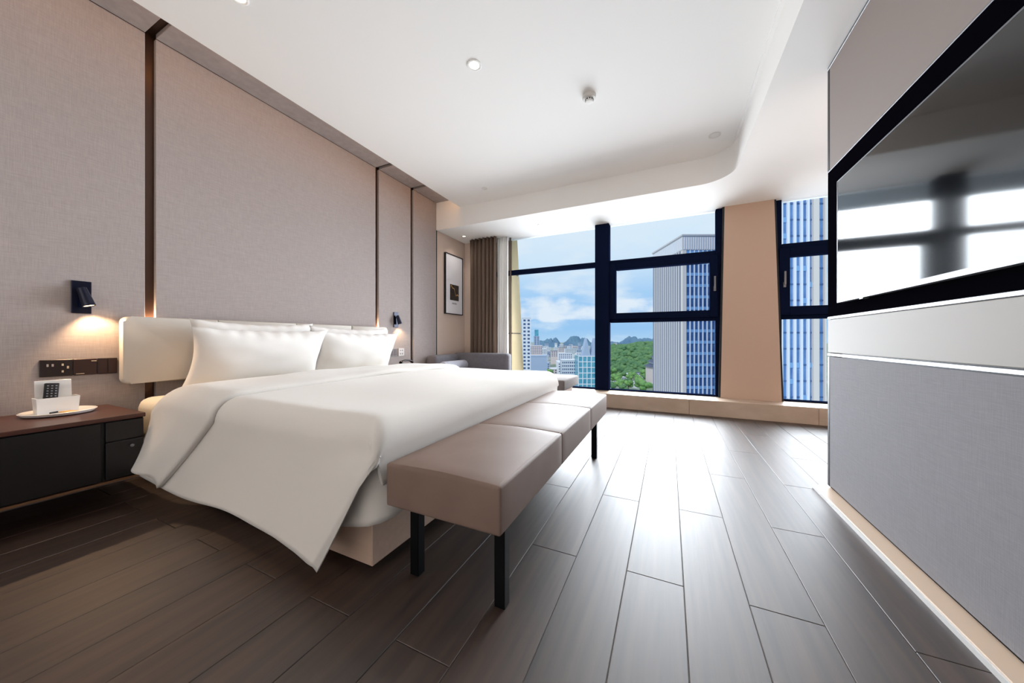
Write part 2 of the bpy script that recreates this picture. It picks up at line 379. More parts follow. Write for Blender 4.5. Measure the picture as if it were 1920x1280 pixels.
# ------------------------------------------------------------------ television wall panels and television
z1_, z2_, z3_ = .81, 1.03, 1.90
def tvp(nm, y0, y1, za, zb, m, d=0.0): return box(nm, (XT+d, XT+.012, y0, y1, za, zb), m, twall, .002, 1)
tvp('upper_panel', YBACK, YP-.03, z3_, 2.505, M['panel_up'])
tvp('top_trim', YBACK, YP, 2.505, ZS, M['chrome'])
tvp('middle_panel', YBACK, YP-.004, z1_+.012, z2_-.014, M['panel_mid'])
tvp('lower_panel', YBACK, YP-.03, .035, z1_-.012, M['panel_low'])
tvp('metal_trim', YBACK, YP, z2_-.012, z2_+.004, M['chrome'])
tvp('metal_trim', YBACK, YP, z1_-.008, z1_+.008, M['chrome'])
tvp('metal_trim', YBACK, YP, z3_-.006, z3_, M['silver'])
tvp('end_trim', YP-.028, YP, z3_, 2.505, M['black_trim'])
tvp('end_trim', YP-.028, YP, .03, z1_-.012, M['black_trim'])
box('recess_backing', (XT+.002, XT+.012, YBACK, YP, z2_+.004, z3_-.006), M['tv_black'], twall)
sk = struct(box('baseboard_right', (XT-.065, XT+.012, YBACK, YP+.0, 0, .022), M['skirt'], None, .002, 1))
box('metal_edge', (XT-.071, XT-.065, YBACK, YP, 0, .018), M['white_gloss'], sk)

tv = tag(empty('television', (XT, 1.80, 1.10)), 'large flat black television mounted on the panelled wall', 'television')
TY0, TY1, TZ0, TZ1, TX = -.62, .613, 0, .70, -.026
TZ1 = .665
box('body', (TX+.004, -.001, TY0+.004, TY1-.004, TZ0+.004, TZ1-.004), M['black_trim'], tv)
box('screen', (TX+.001, TX+.005, TY0+.006, TY1-.006, TZ0+.02, TZ1-.006), M['tv_screen'], tv)
box('bezel', (TX, -.001, TY0, TY1, TZ1-.006, TZ1), M['silver'], tv)
box('bezel', (TX, -.001, TY1-.006, TY1, TZ0, TZ1-.006), M['silver'], tv)
box('bezel', (TX, -.001, TY0, TY0+.006, TZ0, TZ1-.006), M['silver'], tv)
box('chin', (TX-.001, -.001, TY0+.006, TY1-.006, TZ0, TZ0+.02), M['silver'], tv)
box('sensor', (TX-.003, TX+.02, TY1-.275, TY1-.245, TZ0-.006, TZ0), M['chrome'], tv)

# ------------------------------------------------------------------ bed
BX0, BX1, BY0, BY1 = -3.04, -1.02, .92, 2.88
bed = tag(empty('bed', (-2.0, 1.9, 0)), 'large double bed with cream upholstered headboard and pale wooden base', 'bed')
def on(o, root):     # parent while keeping world coordinates
    o.parent = root; o.matrix_parent_inverse = root.matrix_basis.inverted(); return o
on(box('base', (BX0, BX1, BY0, BY1, .035, .27), M['bed_wood'], None, .003, 1), bed)
on(box('plinth', (BX0+.05, BX1-.12, BY0+.12, BY1-.12, 0, .035), M['dark']), bed)
on(box('mattress', (-3.035, -.99, .885, 2.915, .272, .535), M['mattress'], None, .06, 5), bed)
hb = on(box('headboard', (XW, XW+.03, .87, 2.96, .65, 1.02), M['headboard'], None, .01, 2), bed)
def rounded_pad(y0, y1, rl, rr):
    z0, z1 = .62, 1.045; poly = []
    def corner(cy, cz, rad, a0):
        if rad == 0: poly.append((cy, cz)); return
        for i in range(7): a = R(a0+15*i); poly.append((cy+rad*math.cos(a), cz+rad*math.sin(a)))
    corner(y1-rr, z1-rr, rr, 0) if rr else poly.append((y1, z1))
    corner(y0+rl, z1-rl, rl, 90) if rl else poly.append((y0, z1))
    corner(y0+rl, z0+rl, rl, 180) if rl else poly.append((y0, z0))
    corner(y1-rr, z0+rr, rr, 270) if rr else poly.append((y1, z0))
    bm = bmesh.new(); A = [bm.verts.new((XW+.03, y, z)) for y, z in poly]; B = [bm.verts.new((XW+.09, y, z)) for y, z in poly]; n = len(poly)
    bm.faces.new(A[::-1]); front = bm.faces.new(B)
    for i in range(n): bm.faces.new((A[i], A[(i+1) % n], B[(i+1) % n], B[i]))
    bmesh.ops.bevel(bm, geom=list(front.edges), offset=.014, segments=3, profile=.5, affect='EDGES')
    return bm
for a, b, rl, rr in ((.84, 1.322, .035, 0), (1.324, 1.903, 0, 0), (1.905, 2.484, 0, 0), (2.486, 2.985, 0, .035)):
    p_ = on(from_bm('pad', rounded_pad(a, b, rl, rr), M['headboard'], None, angle=40), bed)
# warm light from behind the headboard up the channels
for yy in (.988, 2.906):
    add_light('headboard_glow', 'AREA', (XW-.012, yy, 1.0), (R(180), 0, 0), 1.8, WARM, shape='RECTANGLE', size=.02, size_y=.04)

# duvet: cross profile near side hem -> top -> far side hem, swept from the turned-down head edge to the foot
YN, YF, ZTOP = .855, 2.945, .60
RR = .10
def wob(x, y, z, s=3.0, a=.012): return a*noise.noise(Vector((x*s+5, y*s, z*s)))
SIDE = .36
def profile(s, zt, hem_n, flare=.05, rr=RR):
    """s in 0..1 -> (y, z, drop) ; drop 0 on top, 1 at hem"""
    if s < .25:      # near flap, hem up
        d = 1-s/.25; z = (zt-rr)*(1-d)+hem_n*d; return YN-flare*d**1.5, z, d
    if s < .35:
        a = (s-.25)/.10*R(90); return YN+rr-rr*math.cos(a), zt-rr+rr*math.sin(a), 0
    if s < .65:
        q = (s-.35)/.30; return YN+rr+q*(YF-YN-2*rr), zt+.018*math.sin(q*math.pi), 0
    if s < .75:
        a = (s-.65)/.10*R(90); return YF-rr+rr*math.sin(a), zt-rr+rr*math.cos(a), 0
    d = (s-.75)/.25; return YF+flare*d**1.5, (zt-rr)*(1-d)+.14*d, d
XH, XF = -2.42, -.925
def hem(u, x):
    return .125 + .022*math.sin(u*14)*(1-u) - .06*max(0, (u-.66)/.34)**1.6 + .02*max(0, .12-u)/.12
def duvet(u, s):
    # u along the length 0 head .. 1 foot ; last 15% rounds over the foot edge
    zt = ZTOP; rr = .09
    if u < .78:
        x = XH + (XF-rr-XH)*u/.78; drop_f = 0
    elif u < .91:
        a = (u-.78)/.13*R(90); x = XF-rr+rr*math.sin(a); drop_f = rr*(1-math.cos(a))
    else:
        x = XF; drop_f = rr
    kf = min(1, max(0, (u-.74)/.17))
    y, z, d = profile(s, zt-drop_f, hem(u, x)+.012*max(0, min(1, (u-.84)/.07))**2, rr=RR*(1-.62*kf))
    if u > .91: z -= .13*(u-.91)/.09*min(1, max(0, (s-.27)/.06))*(1 if s < .7 else 0)
    # side flaps hang raked towards the head
    x2 = x - d*(.205+.15*(1-u))
    y += wob(x2, y, z, 2.5, .012*(1 if d else .4))
    z += wob(x2, y, z, 2.2, .010) if d == 0 else 0
    k_ = min(1, max(0, (u-.70)/.20))
    if s < .25: y -= .012*math.sin(u*9+1)*d + .028*k_*min(1, d*5)
    elif u > .91: x2 -= .010*min(1, (u-.91)/.03)
    return (x2, y, z)
dv = on(grid('duvet', duvet, 72, 96, M['linen'], None, thick=.012), bed)
# the foot end of the duvet hanging behind the bench and tucked round the near corner under the side flap
def foot(u, s):
    # u: plan path from far corner to near corner and round it ; s: 0 top .. 1 hem
    L1, Rc, L3 = 1.90, .09, .42; arc_ = Rc*R(90); tot = L1+arc_+L3; p = u*tot
    yc = YN+.02
    if p < L1: xx, yy = XF-.012, yc+Rc+L1-p
    elif p < L1+arc_: a = (p-L1)/Rc; xx, yy = XF-.012-Rc+Rc*math.cos(a), yc+Rc-Rc*math.sin(a)
    else: xx, yy = XF-.012-Rc-(p-L1-arc_), yc
    q = max(0, (p-L1)/(arc_+L3)); hemz = .245-.12*q
    z = .53+(hemz-.53)*s
    xx += .006*math.sin(p*7)*s; 
    return (xx, yy+wob(xx, yy, z, 4, .008)*s, z)
on(grid('foot_drape', foot, 60, 14, M['linen'], None, thick=.010), bed)
# wrinkled corner knot where side and foot drapes meet
def knot(u, v):
    a = u*2*math.pi; d = v*.97
    c = Vector(duvet(.80+.105*min(1, v*5), .30-.05*min(1, v*6)-.25*max(0, d-.1)/.9))
    k_ = max(0, 1-v/.45)
    rad = .0035 + k_*(.007+.005*math.sin(a*3+v*60)+.004*math.sin(v*90+a)); rad *= min(1, v*12+.15)
    return tuple(c + Vector((rad*math.cos(a)+.004*k_*math.sin(v*50), rad*math.sin(a)-.002, 0)))
on(grid('corner_crease', knot, 14, 70, M['linen'], None), bed)
# turned-down head edge of the duvet, thicker, lying over the top
def fold(u, s):
    zt = ZTOP+.022
    y, z, d = profile(s, zt, .20 if s < .5 else .2, .075)
    y += -.014*min(1, max(0, (.36-s)/.10)) + .014*min(1, max(0, (s-.64)/.10))
    top_x = -2.60+u*.62
    x = top_x - d*(.05+.33*u)
    z -= .055*(max(0, (.25-u)/.25)**2)*max(0, 1-d*1.6) + .02*max(0, (u-.93)/.07)*(1-d)
    z += wob(x, y, z, 3.2, .012)*(1-d)
    y += .020*math.sin(u*6+2)*d*(1 if s < .5 else -1)
    if s < .5: z -= .06*max(0, (u-.72)/.28)**2*d
    return (x, y, z)
on(grid('duvet_fold', fold, 22, 96, M['linen'], None, thick=.022), bed)

def pillow_mesh(name, W, H, T, seed, msh):
    """pillow in local x (width), z (height), y thickness; flanged pinched edge"""
    nu, nv = 44, 28; vs_, fs = [], []
    def pt(u, v, side):
        a, b = 2*u-1, 2*v-1
        px = W/2*a*(1-.085*(1-b*b)*abs(a)**3) ; pz = H/2*b*(1-.13*(1-a*a)*abs(b)**3)
        th = T/2*max(0, (1-abs(a)**3.2))**.62*max(0, (1-abs(b)**2.8))**.62
        th += .010*noise.noise(Vector((a*2.2+seed, b*2.2, side*3)))*min(1, th/(T*.2))
        cr = .006*math.sin(a*26+seed+3*b)*max(0, abs(b)-.72)/.28*min(1, th/(T*.1)+.2)
        return (px, side*th+.006*math.sin(a*9+seed)*abs(b)**6, pz+cr)
    for side in (1, -1):
        base = len(vs_)
        for i in range(nu+1):
            for j in range(nv+1): vs_.append(pt(i/nu, j/nv, side))
        for i in range(nu):
            for j in range(nv):
                a = base+i*(nv+1)+j; q = (a, a+1, a+nv+2, a+nv+1); fs.append(q if side == 1 else q[::-1])
    me = bpy.data.meshes.new(name); me.from_pydata(vs_, [], fs); me.update()
    bm = bmesh.new(); bm.from_mesh(me); bmesh.ops.remove_doubles(bm, verts=bm.verts, dist=.0005); bmesh.ops.recalc_face_normals(bm, faces=bm.faces); bm.to_mesh(me); bm.free()
    me.materials.append(msh)
    for p in me.polygons: p.use_smooth = True
    return me
def pillow(label, y, x, z, tilt, seed, W=.93, H=.47, T=.19, roll=0):
    me = pillow_mesh('pillow', W, H, T, seed, M['linen2']); o = bpy.data.objects.new('pillow', me); C.objects.link(o)
    # local x -> world y, local y -> world -x(front), lean back
    o.rotation_euler = (R(-tilt), R(roll), R(-90)) ; o.location = (x, y, z)
    tag(o, label, 'pillow', 'white bed pillows'); return o
pillow('white pillow standing behind, nearest the wall-side nightstand', 1.53, -2.945, .81, 10, 1.0, W=.86, H=.47, T=.12)
pillow('white pillow standing behind, far side of bed', 2.37, -2.945, .80, 10, 5.0, W=.90, H=.46, T=.12)
pillow('large white pillow leaning in front, nearest the lit reading lamp', 1.50, -2.80, .765, 22, 2.3, H=.47, T=.20)
pillow('large white pillow leaning in front, beside the far nightstand', 2.36, -2.81, .76, 22, 9.1, H=.46, T=.19)

# ------------------------------------------------------------------ bench at the foot of the bed
bench = tag(empty('bench', (-.68, 1.8, 0)), 'long taupe leather bench with black steel legs at foot of bed', 'bench')
KX0, KX1, KY0, KY1, KZ0, KZ1 = -.905, -.45, .875, 2.735, .313, .462
ys = [KY0, 1.505, 2.135, KY1]
for a, b in zip(ys, ys[1:]):
    bm = bmesh.new(); nx, ny = 10, 12
    bm_box(bm, KX0, KX1, a+.0008, b-.0008, KZ0, KZ1)
    longe = [e for e in bm.edges if abs(e.verts[0].co.y-e.verts[1].co.y) > .1 or abs(e.verts[0].co.x-e.verts[1].co.x) > .1 or True]
    bmesh.ops.bevel(bm, geom=longe, offset=.010, segments=3, profile=.6, affect='EDGES')
    bmesh.ops.subdivide_edges(bm, edges=[e for e in bm.edges if e.calc_length() > .2], cuts=9, use_grid_fill=True)
    for v in bm.verts:
        if v.co.z > KZ1-.004:
            q = (v.co.x-KX0)/(KX1-KX0); w_ = (v.co.y-a)/(b-a); v.co.z += .010*math.sin(math.pi*min(1, max(0, q)))*(1-.08*abs(2*w_-1)**6)
    on(from_bm('cushion', bm, M['leather'], None, angle=50), bench)
for yy in ys[1:-1]:
    on(grid('seam', lambda u, v, yy=yy: (KX1-.002+.0025*math.cos(v*6.283) if False else KX0+.016+u*(KX1-KX0-.032), yy+.0022*math.cos(v*6.283), KZ1-.002+.010*math.sin(math.pi*u)+.0022*math.sin(v*6.283)), 16, 6, M['stitch'], None), bench)
    on(box('side_seam', (KX1-.0035, KX1-.001, yy-.002, yy+.002, KZ0+.01, KZ1-.012), M['stitch']), bench)
on(box('top_piping', (KX1-.014, KX1-.010, KY0+.02, KY1-.02, KZ1-.004, KZ1+.0012), M['stitch'], None, .001, 1), bench)
on(box('frame', (KX0+.03, KX1-.03, KY0+.06, KY1-.06, KZ0-.012, KZ0), M['black_steel']), bench)
for lx in (-.878, -.495):
    for ly in (1.0, 2.555):
        on(box('leg', (lx-.020 if lx < -.8 else lx-.038, lx+.020 if lx < -.8 else lx+.002, ly-.010, ly+.028, 0, KZ0-.012), M['black_steel'], None, .002, 1), bench)

# ------------------------------------------------------------------ near nightstand (floating dark cabinet)
def nightstand(label, y0, y1, split, loc_group='floating dark bedside cabinets'):
    n = tag(empty('nightstand', (XW, (y0+y1)/2, .16)), label, 'nightstand', loc_group)
    x0, x1, za, zb = XW+.001, -2.60, .165, .50
    on(box('top', (x0, x1, y0, y1, zb-.022, zb), M['dark_wood'], None, .002, 1), n)
    on(box('carcass', (x0, x1-.022, y0+.004, y1-.004, za+.006, zb-.022), M['dark_front']), n)
    on(box('bottom_edge', (x0, x1-.002, y0, y1, za-.004, za+.006), M['brass']), n)
    if y1-y0 > .6:
        a = split
        on(box('door', (x1-.022, x1-.004, y0+.004, a-.012, za+.012, zb-.028), M['dark_front'], None, .002, 1), n)
        d1 = on(box('drawer', (x1-.022, x1-.006, a+.004, y1-.006, zb-.128, zb-.028), M['dark_front'], None, .002, 1), n)
        d2 = on(box('drawer', (x1-.022, x1-.006, a+.004, y1-.006, za+.012, zb-.134), M['dark_front'], None, .002, 1), n)
        k_ = lathe('knob', [(.004, 0), (.004, .008), (.008, .010), (.008, .015), (.005, .017)], M['chrome'], None, 12, rot=Matrix.Rotation(R(90), 3, 'Y'))
        k_.location = (x1-.006, (a+y1)/2+.02, zb-.165); on(k_, d2)
    else:
        d2 = on(box('drawer', (x1-.022, x1-.006, y0+.006, y1-.006, za+.012, zb-.028), M['dark_front'], None, .002, 1), n)
        k_ = lathe('knob', [(.004, 0), (.004, .008), (.008, .010), (.008, .015), (.005, .017)], M['chrome'], None, 12, rot=Matrix.Rotation(R(90), 3, 'Y'))
        k_.location = (x1-.006, (y0+y1)/2, .4); on(k_, d2)
    return n
nightstand('long dark walnut bedside cabinet under the tray, floating off the floor', -.35, .80, .655)
nightstand('dark walnut bedside cabinet carrying the telephone, beyond the bed', 3.08, 3.46, 0)

# tray, holder, remote, card
ZN = .50
tray = tag(lathe('tray', [(.085, 0), (.118, .004), (.130, .017), (.126, .019), (.112, .009), (.0, .008)], M['white_gloss'], None, 48, (-2.965, .585, ZN+.001), caps=False), 'round white tray on the near dark bedside cabinet', 'tray')
hx, hy, hz = -2.975, .578, ZN+.010
hold = tag(empty('holder', (hx, hy, hz)), 'white rectangular holder box standing on the round tray', 'holder')
def taper_wall(nm, w0, w1, d0, d1, h, t):
    bm = bmesh.new()
    o0 = [(-d0, -w0), (d0, -w0), (d0, w0), (-d0, w0)]; o1 = [(-d1, -w1), (d1, -w1), (d1, w1), (-d1, w1)]
    sc = lambda P, e: [(x-math.copysign(e, x), y-math.copysign(e, y)) for x, y in P]
    rings = [[bm.verts.new((x, y, 0)) for x, y in o0], [bm.verts.new((x, y, h)) for x, y in o1], [bm.verts.new((x, y, h)) for x, y in sc(o1, t)], [bm.verts.new((x, y, t)) for x, y in sc(o0, t)]]
    bm.faces.new(rings[0][::-1]); bm.faces.new(rings[-1])
    for a, b in zip(rings, rings[1:]):
        for i in range(4): bm.faces.new((a[i], a[(i+1) % 4], b[(i+1) % 4], b[i]))
    return bm
from_bm('box', taper_wall('box', .066, .071, .036, .040, .082, .004), M['white_gloss'], hold)
card = tag(box('notice_card', (-.002, .002, -.060, .060, 0, .165), M['white_gloss'], None, .0008, 1), 'plain white card standing upright in the holder box', 'card')
card.location = (hx-.018, hy-.004, hz+.006); card.rotation_euler = (0, R(-6), 0)
rem = tag(empty('remote_control', (hx+.008, hy-.025, hz+.008)), 'slim black remote control standing in the white holder', 'remote control')
rem.rotation_euler = (R(-5), R(-8), 0)
box('body', (-.008, .008, -.024, .024, 0, .150), M['ember'], rem, .004, 2)
bt = unit_box_mesh('button', M['button'], .0015, .006, .0045)
for i in range(7):
    for j in range(3): child('button', bt, rem, (.008, -.016+j*.0135, .052+i*.0135))
leaf = tag(box('tea_sachet', (-.03, .03, -.022, .022, 0, .006), M['gold'], None, .002, 1), 'small amber paper sachet lying on the round tray', 'sachet')
leaf.location = (-2.885, .600, ZN+.0145); leaf.rotation_euler = (0, 0, R(20))
pen = tag(box('pen', (-.004, .004, -.018, .018, 0, .008), M['ember'], None, .002, 1), 'short black pen on tray in front of holder', 'pen')
pen.location = (-2.905, .556, ZN+.0145); pen.rotation_euler = (0, 0, R(35))

# telephone on the far nightstand
ph = tag(empty('telephone', (-2.93, 3.20, ZN)), 'dark brown telephone behind the far pillow', 'telephone')
bm = bmesh.new(); v = bm_box(bm, -.09, .09, -.075, .075, 0, .095)
for q in v:
    if q.co.z > .01 and q.co.x > 0: q.co.z = .022
bmesh.ops.bevel(bm, geom=bm.edges[:], offset=.008, segments=2, affect='EDGES'); from_bm('base', bm, M['switch'], ph, angle=40)
def hs(u, v):
    a = v*2*math.pi; q = 2*u-1; rr = .016+.010*abs(q)**3
    return (-.03+rr*math.cos(a), q*.10, .126+.014*(1-q*q)+rr*.7*math.sin(a)-.012*abs(q)**4)
grid('handset', hs, 18, 12, M['switch_dark'], ph)
kb = unit_box_mesh('key', M['switch_grey'], .012, .014, .003)
for i in range(4):
    for j in range(3): child('key', kb, ph, (.008+i*.018, -.03+j*.022, .055-i*.0098))

# ------------------------------------------------------------------ reading lamps and switches on the left wall
def reading_lamp(y, label, power):
    l = tag(empty('reading_lamp', (XW, y, 1.148)), label, 'wall lamp', 'bedside reading lamps')
    box('backplate', (0, .012, -.0375, .0375, -.095, .095), M['navy_metal'], l, .002, 1)
    box('recess', (.0121, .0135, -.012, -.002, -.060, .030), M['frame'], l)
    rot = Matrix.Rotation(R(13), 3, 'X') @ Matrix.Rotation(R(-10), 3, 'Y')
    h = lathe('lamp_head', [(.012, .052), (.019, .048), (.0205, .03), (.027, -.055), (.0275, -.060), (.024, -.060), (.021, -.035), (.0, -.034)], M['navy_metal'], l, 28, (.048, .004, .005), rot, caps=False)
    lathe('lens', [(.0, -.052), (.0225, -.052), (.0225, -.056), (.0, -.056)], M['bulb'], h, 20, (0, 0, 0), rot, caps=False)
    lathe('swivel', [(.006, 0), (.006, .045)], M['navy_metal'], l, 14, (.010, .0, .03), Matrix.Rotation(R(90), 3, 'Y'))
    d = rot @ Vector((0, 0, -1))
    sp = add_light('reading_lamp_light', 'SPOT', tuple(Vector((XW+.048, y+.004, 1.153)) + (rot @ Vector((0, 0, -.064)))), d.to_track_quat('-Z', 'Y').to_euler(), power, (1, .66, .38), spot_size=R(118), spot_blend=.55, shadow_soft_size=.012)
    return l
reading_lamp(.697, 'dark navy reading lamp on the wall above the round tray', 11)
reading_lamp(3.20, 'dark navy reading lamp on the wall beyond the far pillow', 5)

def plate(name, label, y0, y1, z0, z1, m, marks, group=None):
    p = tag(empty(name, (XW, (y0+y1)/2, (z0+z1)/2)), label, 'switch', group)
    w_, h_ = (y1-y0)/2, (z1-z0)/2
    box('plate', (0, .009, -w_, w_, -h_, h_), m, p, .002, 1)
    for nm, (a, b, c, d), mm in marks: box(nm, (.009, .0112, a*w_, b*w_, c*h_, d*h_), mm, p)
    return p
za, zb = .690, .785
plate('socket', 'double power socket plate, leftmost of three above the tray', .552, .666, za, zb, M['switch_dark'],
      [('slot', (.30, .42, .25, .5), M['switch_mark']), ('slot', (.62, .74, -.1, .2), M['switch_mark']), ('slot', (.30, .42, -.55, -.3), M['switch_mark']), ('slot', (-.6, -.48, .2, .5), M['button']), ('slot', (-.3, -.18, .2, .5), M['button'])], 'brown switch plates above the tray')
plate('light_switch', 'plain brown switch plate, middle of three above the tray', .668, .756, za, zb, M['switch'],
      [('mark', (.5, .95, .66, .76), M['switch_mark']), ('mark', (-.8, -.1, -.86, -.78), M['switch_mark'])], 'brown switch plates above the tray')
plate('light_switch', 'twin rocker switch plate closest to the headboard, near side', .758, .838, za, zb, M['switch_dark'],
      [('rocker', (-.92, -.04, -.9, .9), M['switch']), ('rocker', (.04, .92, -.9, .9), M['switch']), ], 'brown switch plates above the tray')
o_ = bpy.data.objects[-1] if False else None
plate('light_switch', 'dark grey switch plate beside the far pillow', 3.075, 3.225, .685, .785, M['switch_grey'],
      [('rocker', (-.94, -.36, -.85, .85), M['switch']), ('rocker', (-.30, .30, -.85, .85), M['switch']), ('rocker', (.36, .94, -.85, .85), M['switch'])])
plate('socket', 'pale power socket plate next to third wall channel', 3.245, 3.345, .685, .785, M['switch_white'],
      [('slot', (-.5, -.2, .3, .6), M['switch_grey']), ('slot', (.2, .5, .3, .6), M['switch_grey']), ('slot', (-.5, -.2, -.6, -.2), M['switch_grey']), ('slot', (.2, .5, -.6, -.2), M['switch_grey'])])

# ------------------------------------------------------------------ framed picture in the niche
pic = tag(empty('framed_picture', (XW-.012, 4.46, 1.775)), 'tall narrow white print in black frame on niche wall', 'picture')
w_, h_ = .24, .475
for nm, b in (('frame_stile', (0, .035, -w_, -w_+.012, -h_, h_)), ('frame_stile', (0, .035, w_-.012, w_, -h_, h_)), ('frame_rail', (0, .035, -w_+.012, w_-.012, h_-.012, h_)), ('frame_rail', (0, .035, -w_+.012, w_-.012, -h_, -h_+.012))):
    box(nm, b, M['black_trim'], pic)
box('mat_board', (0, .026, -w_+.012, w_-.012, -h_+.012, h_-.012), M['art_paper'], pic)
box('print', (.026, .027, -.115, .125, -.25, .0), M['art_dark'], pic)
def streak(u, v):
    y = -.11+.23*u; z = -.10+.07*math.sin(u*5+.6)+.02*math.sin(u*17); return (.0272, y, z+(v-.5)*(.008+.010*math.sin(u*9)**2))
grid('gold_streak', streak, 20, 1, M['gold'], pic)
for i in range(7): box('caption_letter', (.026, .0268, -.055+i*.018, -.043+i*.018, -.312, -.290+.004*(i % 2)), M['text'], pic)

# ------------------------------------------------------------------ daybed in the niche
db = tag(empty('daybed', (-2.1, 4.1, 0)), 'low grey daybed chaise along the window behind the bed', 'daybed')
on(box('seat', (-2.93, -1.10, 3.77, 4.44, .295, .42), M['sofa_seat'], None, .02, 3), db)
on(box('base', (-3.0, -1.18, 3.82, 4.42, .06, .295), M['sofa_wood'], None, .004, 1), db)
on(box('backrest', (-3.05, -2.09, 4.30, 4.46, .30, .695), M['sofa'], None, .05, 5), db)
on(box('armrest', (-3.12, -2.93, 3.74, 4.44, .10, .675), M['sofa'], None, .055, 5), db)
bt2 = unit_box_mesh('tuft', M['sofa'], .03, .03, .004)
for i in range(3): on(child('tuft', bt2, None, (-2.25+i*.42, 4.03, .4185)), db)
bol = lathe('bolster', [(.0, -.30), (.060, -.30), (.074, -.29), (.078, -.27), (.078, .27), (.074, .29), (.060, .30), (.0, .30)], M['sofa2'], None, 32, (-2.835, 4.06, .512), Matrix.Rotation(R(90), 3, 'X'), caps=False)
tag(bol, 'blue grey cylindrical bolster cushion lying on the daybed', 'cushion')

# ------------------------------------------------------------------ curtains
def curtain(name, label, x0, x1, y, n, amp, m, th=.003):
    def f(u, v):
        ph_ = u*n*2*math.pi; z = ZS-.004-(ZS-.215)*v
        k_ = amp*(.75+.25*v)
        return (x0+(x1-x0)*u+.25*k_*math.sin(ph_*2+1)*v, y+k_*math.sin(ph_+.5*math.sin(u*7))+.006*math.sin(v*5+u*9), z)
    return tag(grid(name, f, n*14, 14, m, None, thick=th), label, 'curtain')
curtain('curtain', 'brown floor length curtain drawn aside beside the picture', -2.94, -2.46, 4.64, 7, .05, M['curtain'])
curtain('sheer_curtain', 'white sheer curtain gathered next to window glass', -2.50, -2.30, 4.745, 5, .022, M['sheer'], .0015)
curtain('curtain', 'narrow brown curtain edge against the window glass', -2.30, -2.275, 4.80, 2, .010, M['curtain'])

# ------------------------------------------------------------------ ceiling fittings
def downlight(x, y, z, label, on_, rad=.045, power=0, warm=(1, .93, .84)):
    d = tag(empty('downlight', (x, y, z)), label, 'downlight', 'ceiling downlights')
    lathe('trim_ring', [(rad, 0), (rad, -.004), (rad*.86, -.006), (rad*.66, -.002), (rad*.66, .0)], M['plaster'] if on_ else M['detector'], d, 32, caps=False)
    lathe('lens', [(.0, -.001), (rad*.66, -.001), (rad*.66, -.0025), (.0, -.0025)], M['lens_on'] if on_ else M['lens_off'], d, 24, caps=False)
    if power:
        add_light('downlight_light', 'SPOT', (x, y, z-.01), (0, 0, 0), power, warm, spot_size=R(120), spot_blend=.8, shadow_soft_size=.03)
downlight(-1.22, 1.98, ZC, 'lit round downlight above the middle of the bed', True, .05, 12)
downlight(-2.10, 3.65, ZC, 'small unlit fitting near beam above the far nightstand', False, .035)
downlight(.386, 3.61, ZC, 'unlit round fitting beside the curved bulkhead corner', False, .05)
downlight(-2.16, 1.03, ZC, 'downlight over the head of bed cut by photo top', True, .045, 8)
downlight(-2.92, 4.43, ZS, 'small lit downlight above the framed picture', True, .03, 6)
downlight(-1.66, 4.45, ZS, 'small lit downlight above the daybed foot', True, .03, 6)
for xx in (-2.3, -1.2, -.1):  # unseen fittings added to bounce fill onto the near side of the bed
    downlight(xx, YBACK+.75, ZC, 'added downlight behind the viewer, bouncing fill off the back wall', True, .05)
    d_ = Vector((0, -.75, -1.35)); add_light('added_fill_light', 'SPOT', (xx, YBACK+.75, ZC-.015), d_.to_track_quat('-Z', 'Y').to_euler(), 112, (1, .86, .72), spot_size=R(95), spot_blend=.9, shadow_soft_size=.04)
det = tag(empty('smoke_detector', (-.562, 2.61, ZC)), 'white smoke detector on the ceiling', 'smoke detector')
lathe('base', [(.052, 0), (.052, -.022), (.046, -.028), (.0, -.028)], M['detector'], det, 32, caps=False)
lathe('chamber', [(.030, -.028), (.030, -.046), (.026, -.052), (.0, -.054)], M['plaster'], det, 24, caps=False)
vm = unit_box_mesh('vent', M['dark'], .004, .010, .008)
for i in range(10):
    a = 2*math.pi*i/10; child('vent', vm, det, (.0285*math.cos(a)+.005*math.sin(a), .0285*math.sin(a)-.005*math.cos(a), -.041), a)
# warm LED strip lying along the raised ceiling edge, washing the top of the fabric wall
led = tag(box('led_strip', (-2.734, -2.722, YBACK+.1, YB-.03, 2.90, 2.915), mat('led', (255, 200, 140), .5, emit=(255, 200, 140), estr=7)), 'warm light strip hidden above the ceiling edge', 'light strip')

# ------------------------------------------------------------------ outside: city, towers, hills
GZ = -60.0
def out_at(t, v):      # bearing (tangent to the right of the view axis) and depth -> x, y
    u = t*v; return (u*CT-v*ST, u*ST+v*CT)
M['ground'] = mat('city_ground', (120, 140, 110), .9, var=((.02, .02, .02), (176, 178, 176), .3))
M['tw_stone'] = mat('grey_beige_stone', (206, 198, 196), .6)
M['tw_pier'] = mat('cream_pier', (226, 214, 204), .6)
M['tw_glass'] = mat('blue_tower_glass', (66, 106, 158), .3, spec=.5, var=((.35, .35, .30), (48, 82, 134), .25))
M['tw_glass2'] = mat('pale_blue_tower_glass', (104, 146, 196), .3, spec=.5, var=((.3, .3, .25), (78, 120, 176), .3))
M['tw_rib'] = mat('white_tower_rib', (232, 234, 240), .5)
M['tw_band'] = mat('blue_floor_band', (128, 172, 216), .4)
M['b_white'] = mat('white_render', (226, 228, 236), .7)
M['b_grey'] = mat('blue_grey_render', (168, 184, 210), .7)
M['b_pink'] = mat('pale_pink_render', (222, 206, 206), .7)
M['b_win'] = mat('dark_window', (70, 92, 130), .25)
M['b_teal'] = mat('teal_glass', (96, 176, 196), .2, spec=.8, var=((.25, .25, .25), (60, 140, 172), .3))
M['leaf1'] = mat('green_leaves', (84, 132, 76), .8, var=((.35, .35, .35), (128, 168, 92), .4))
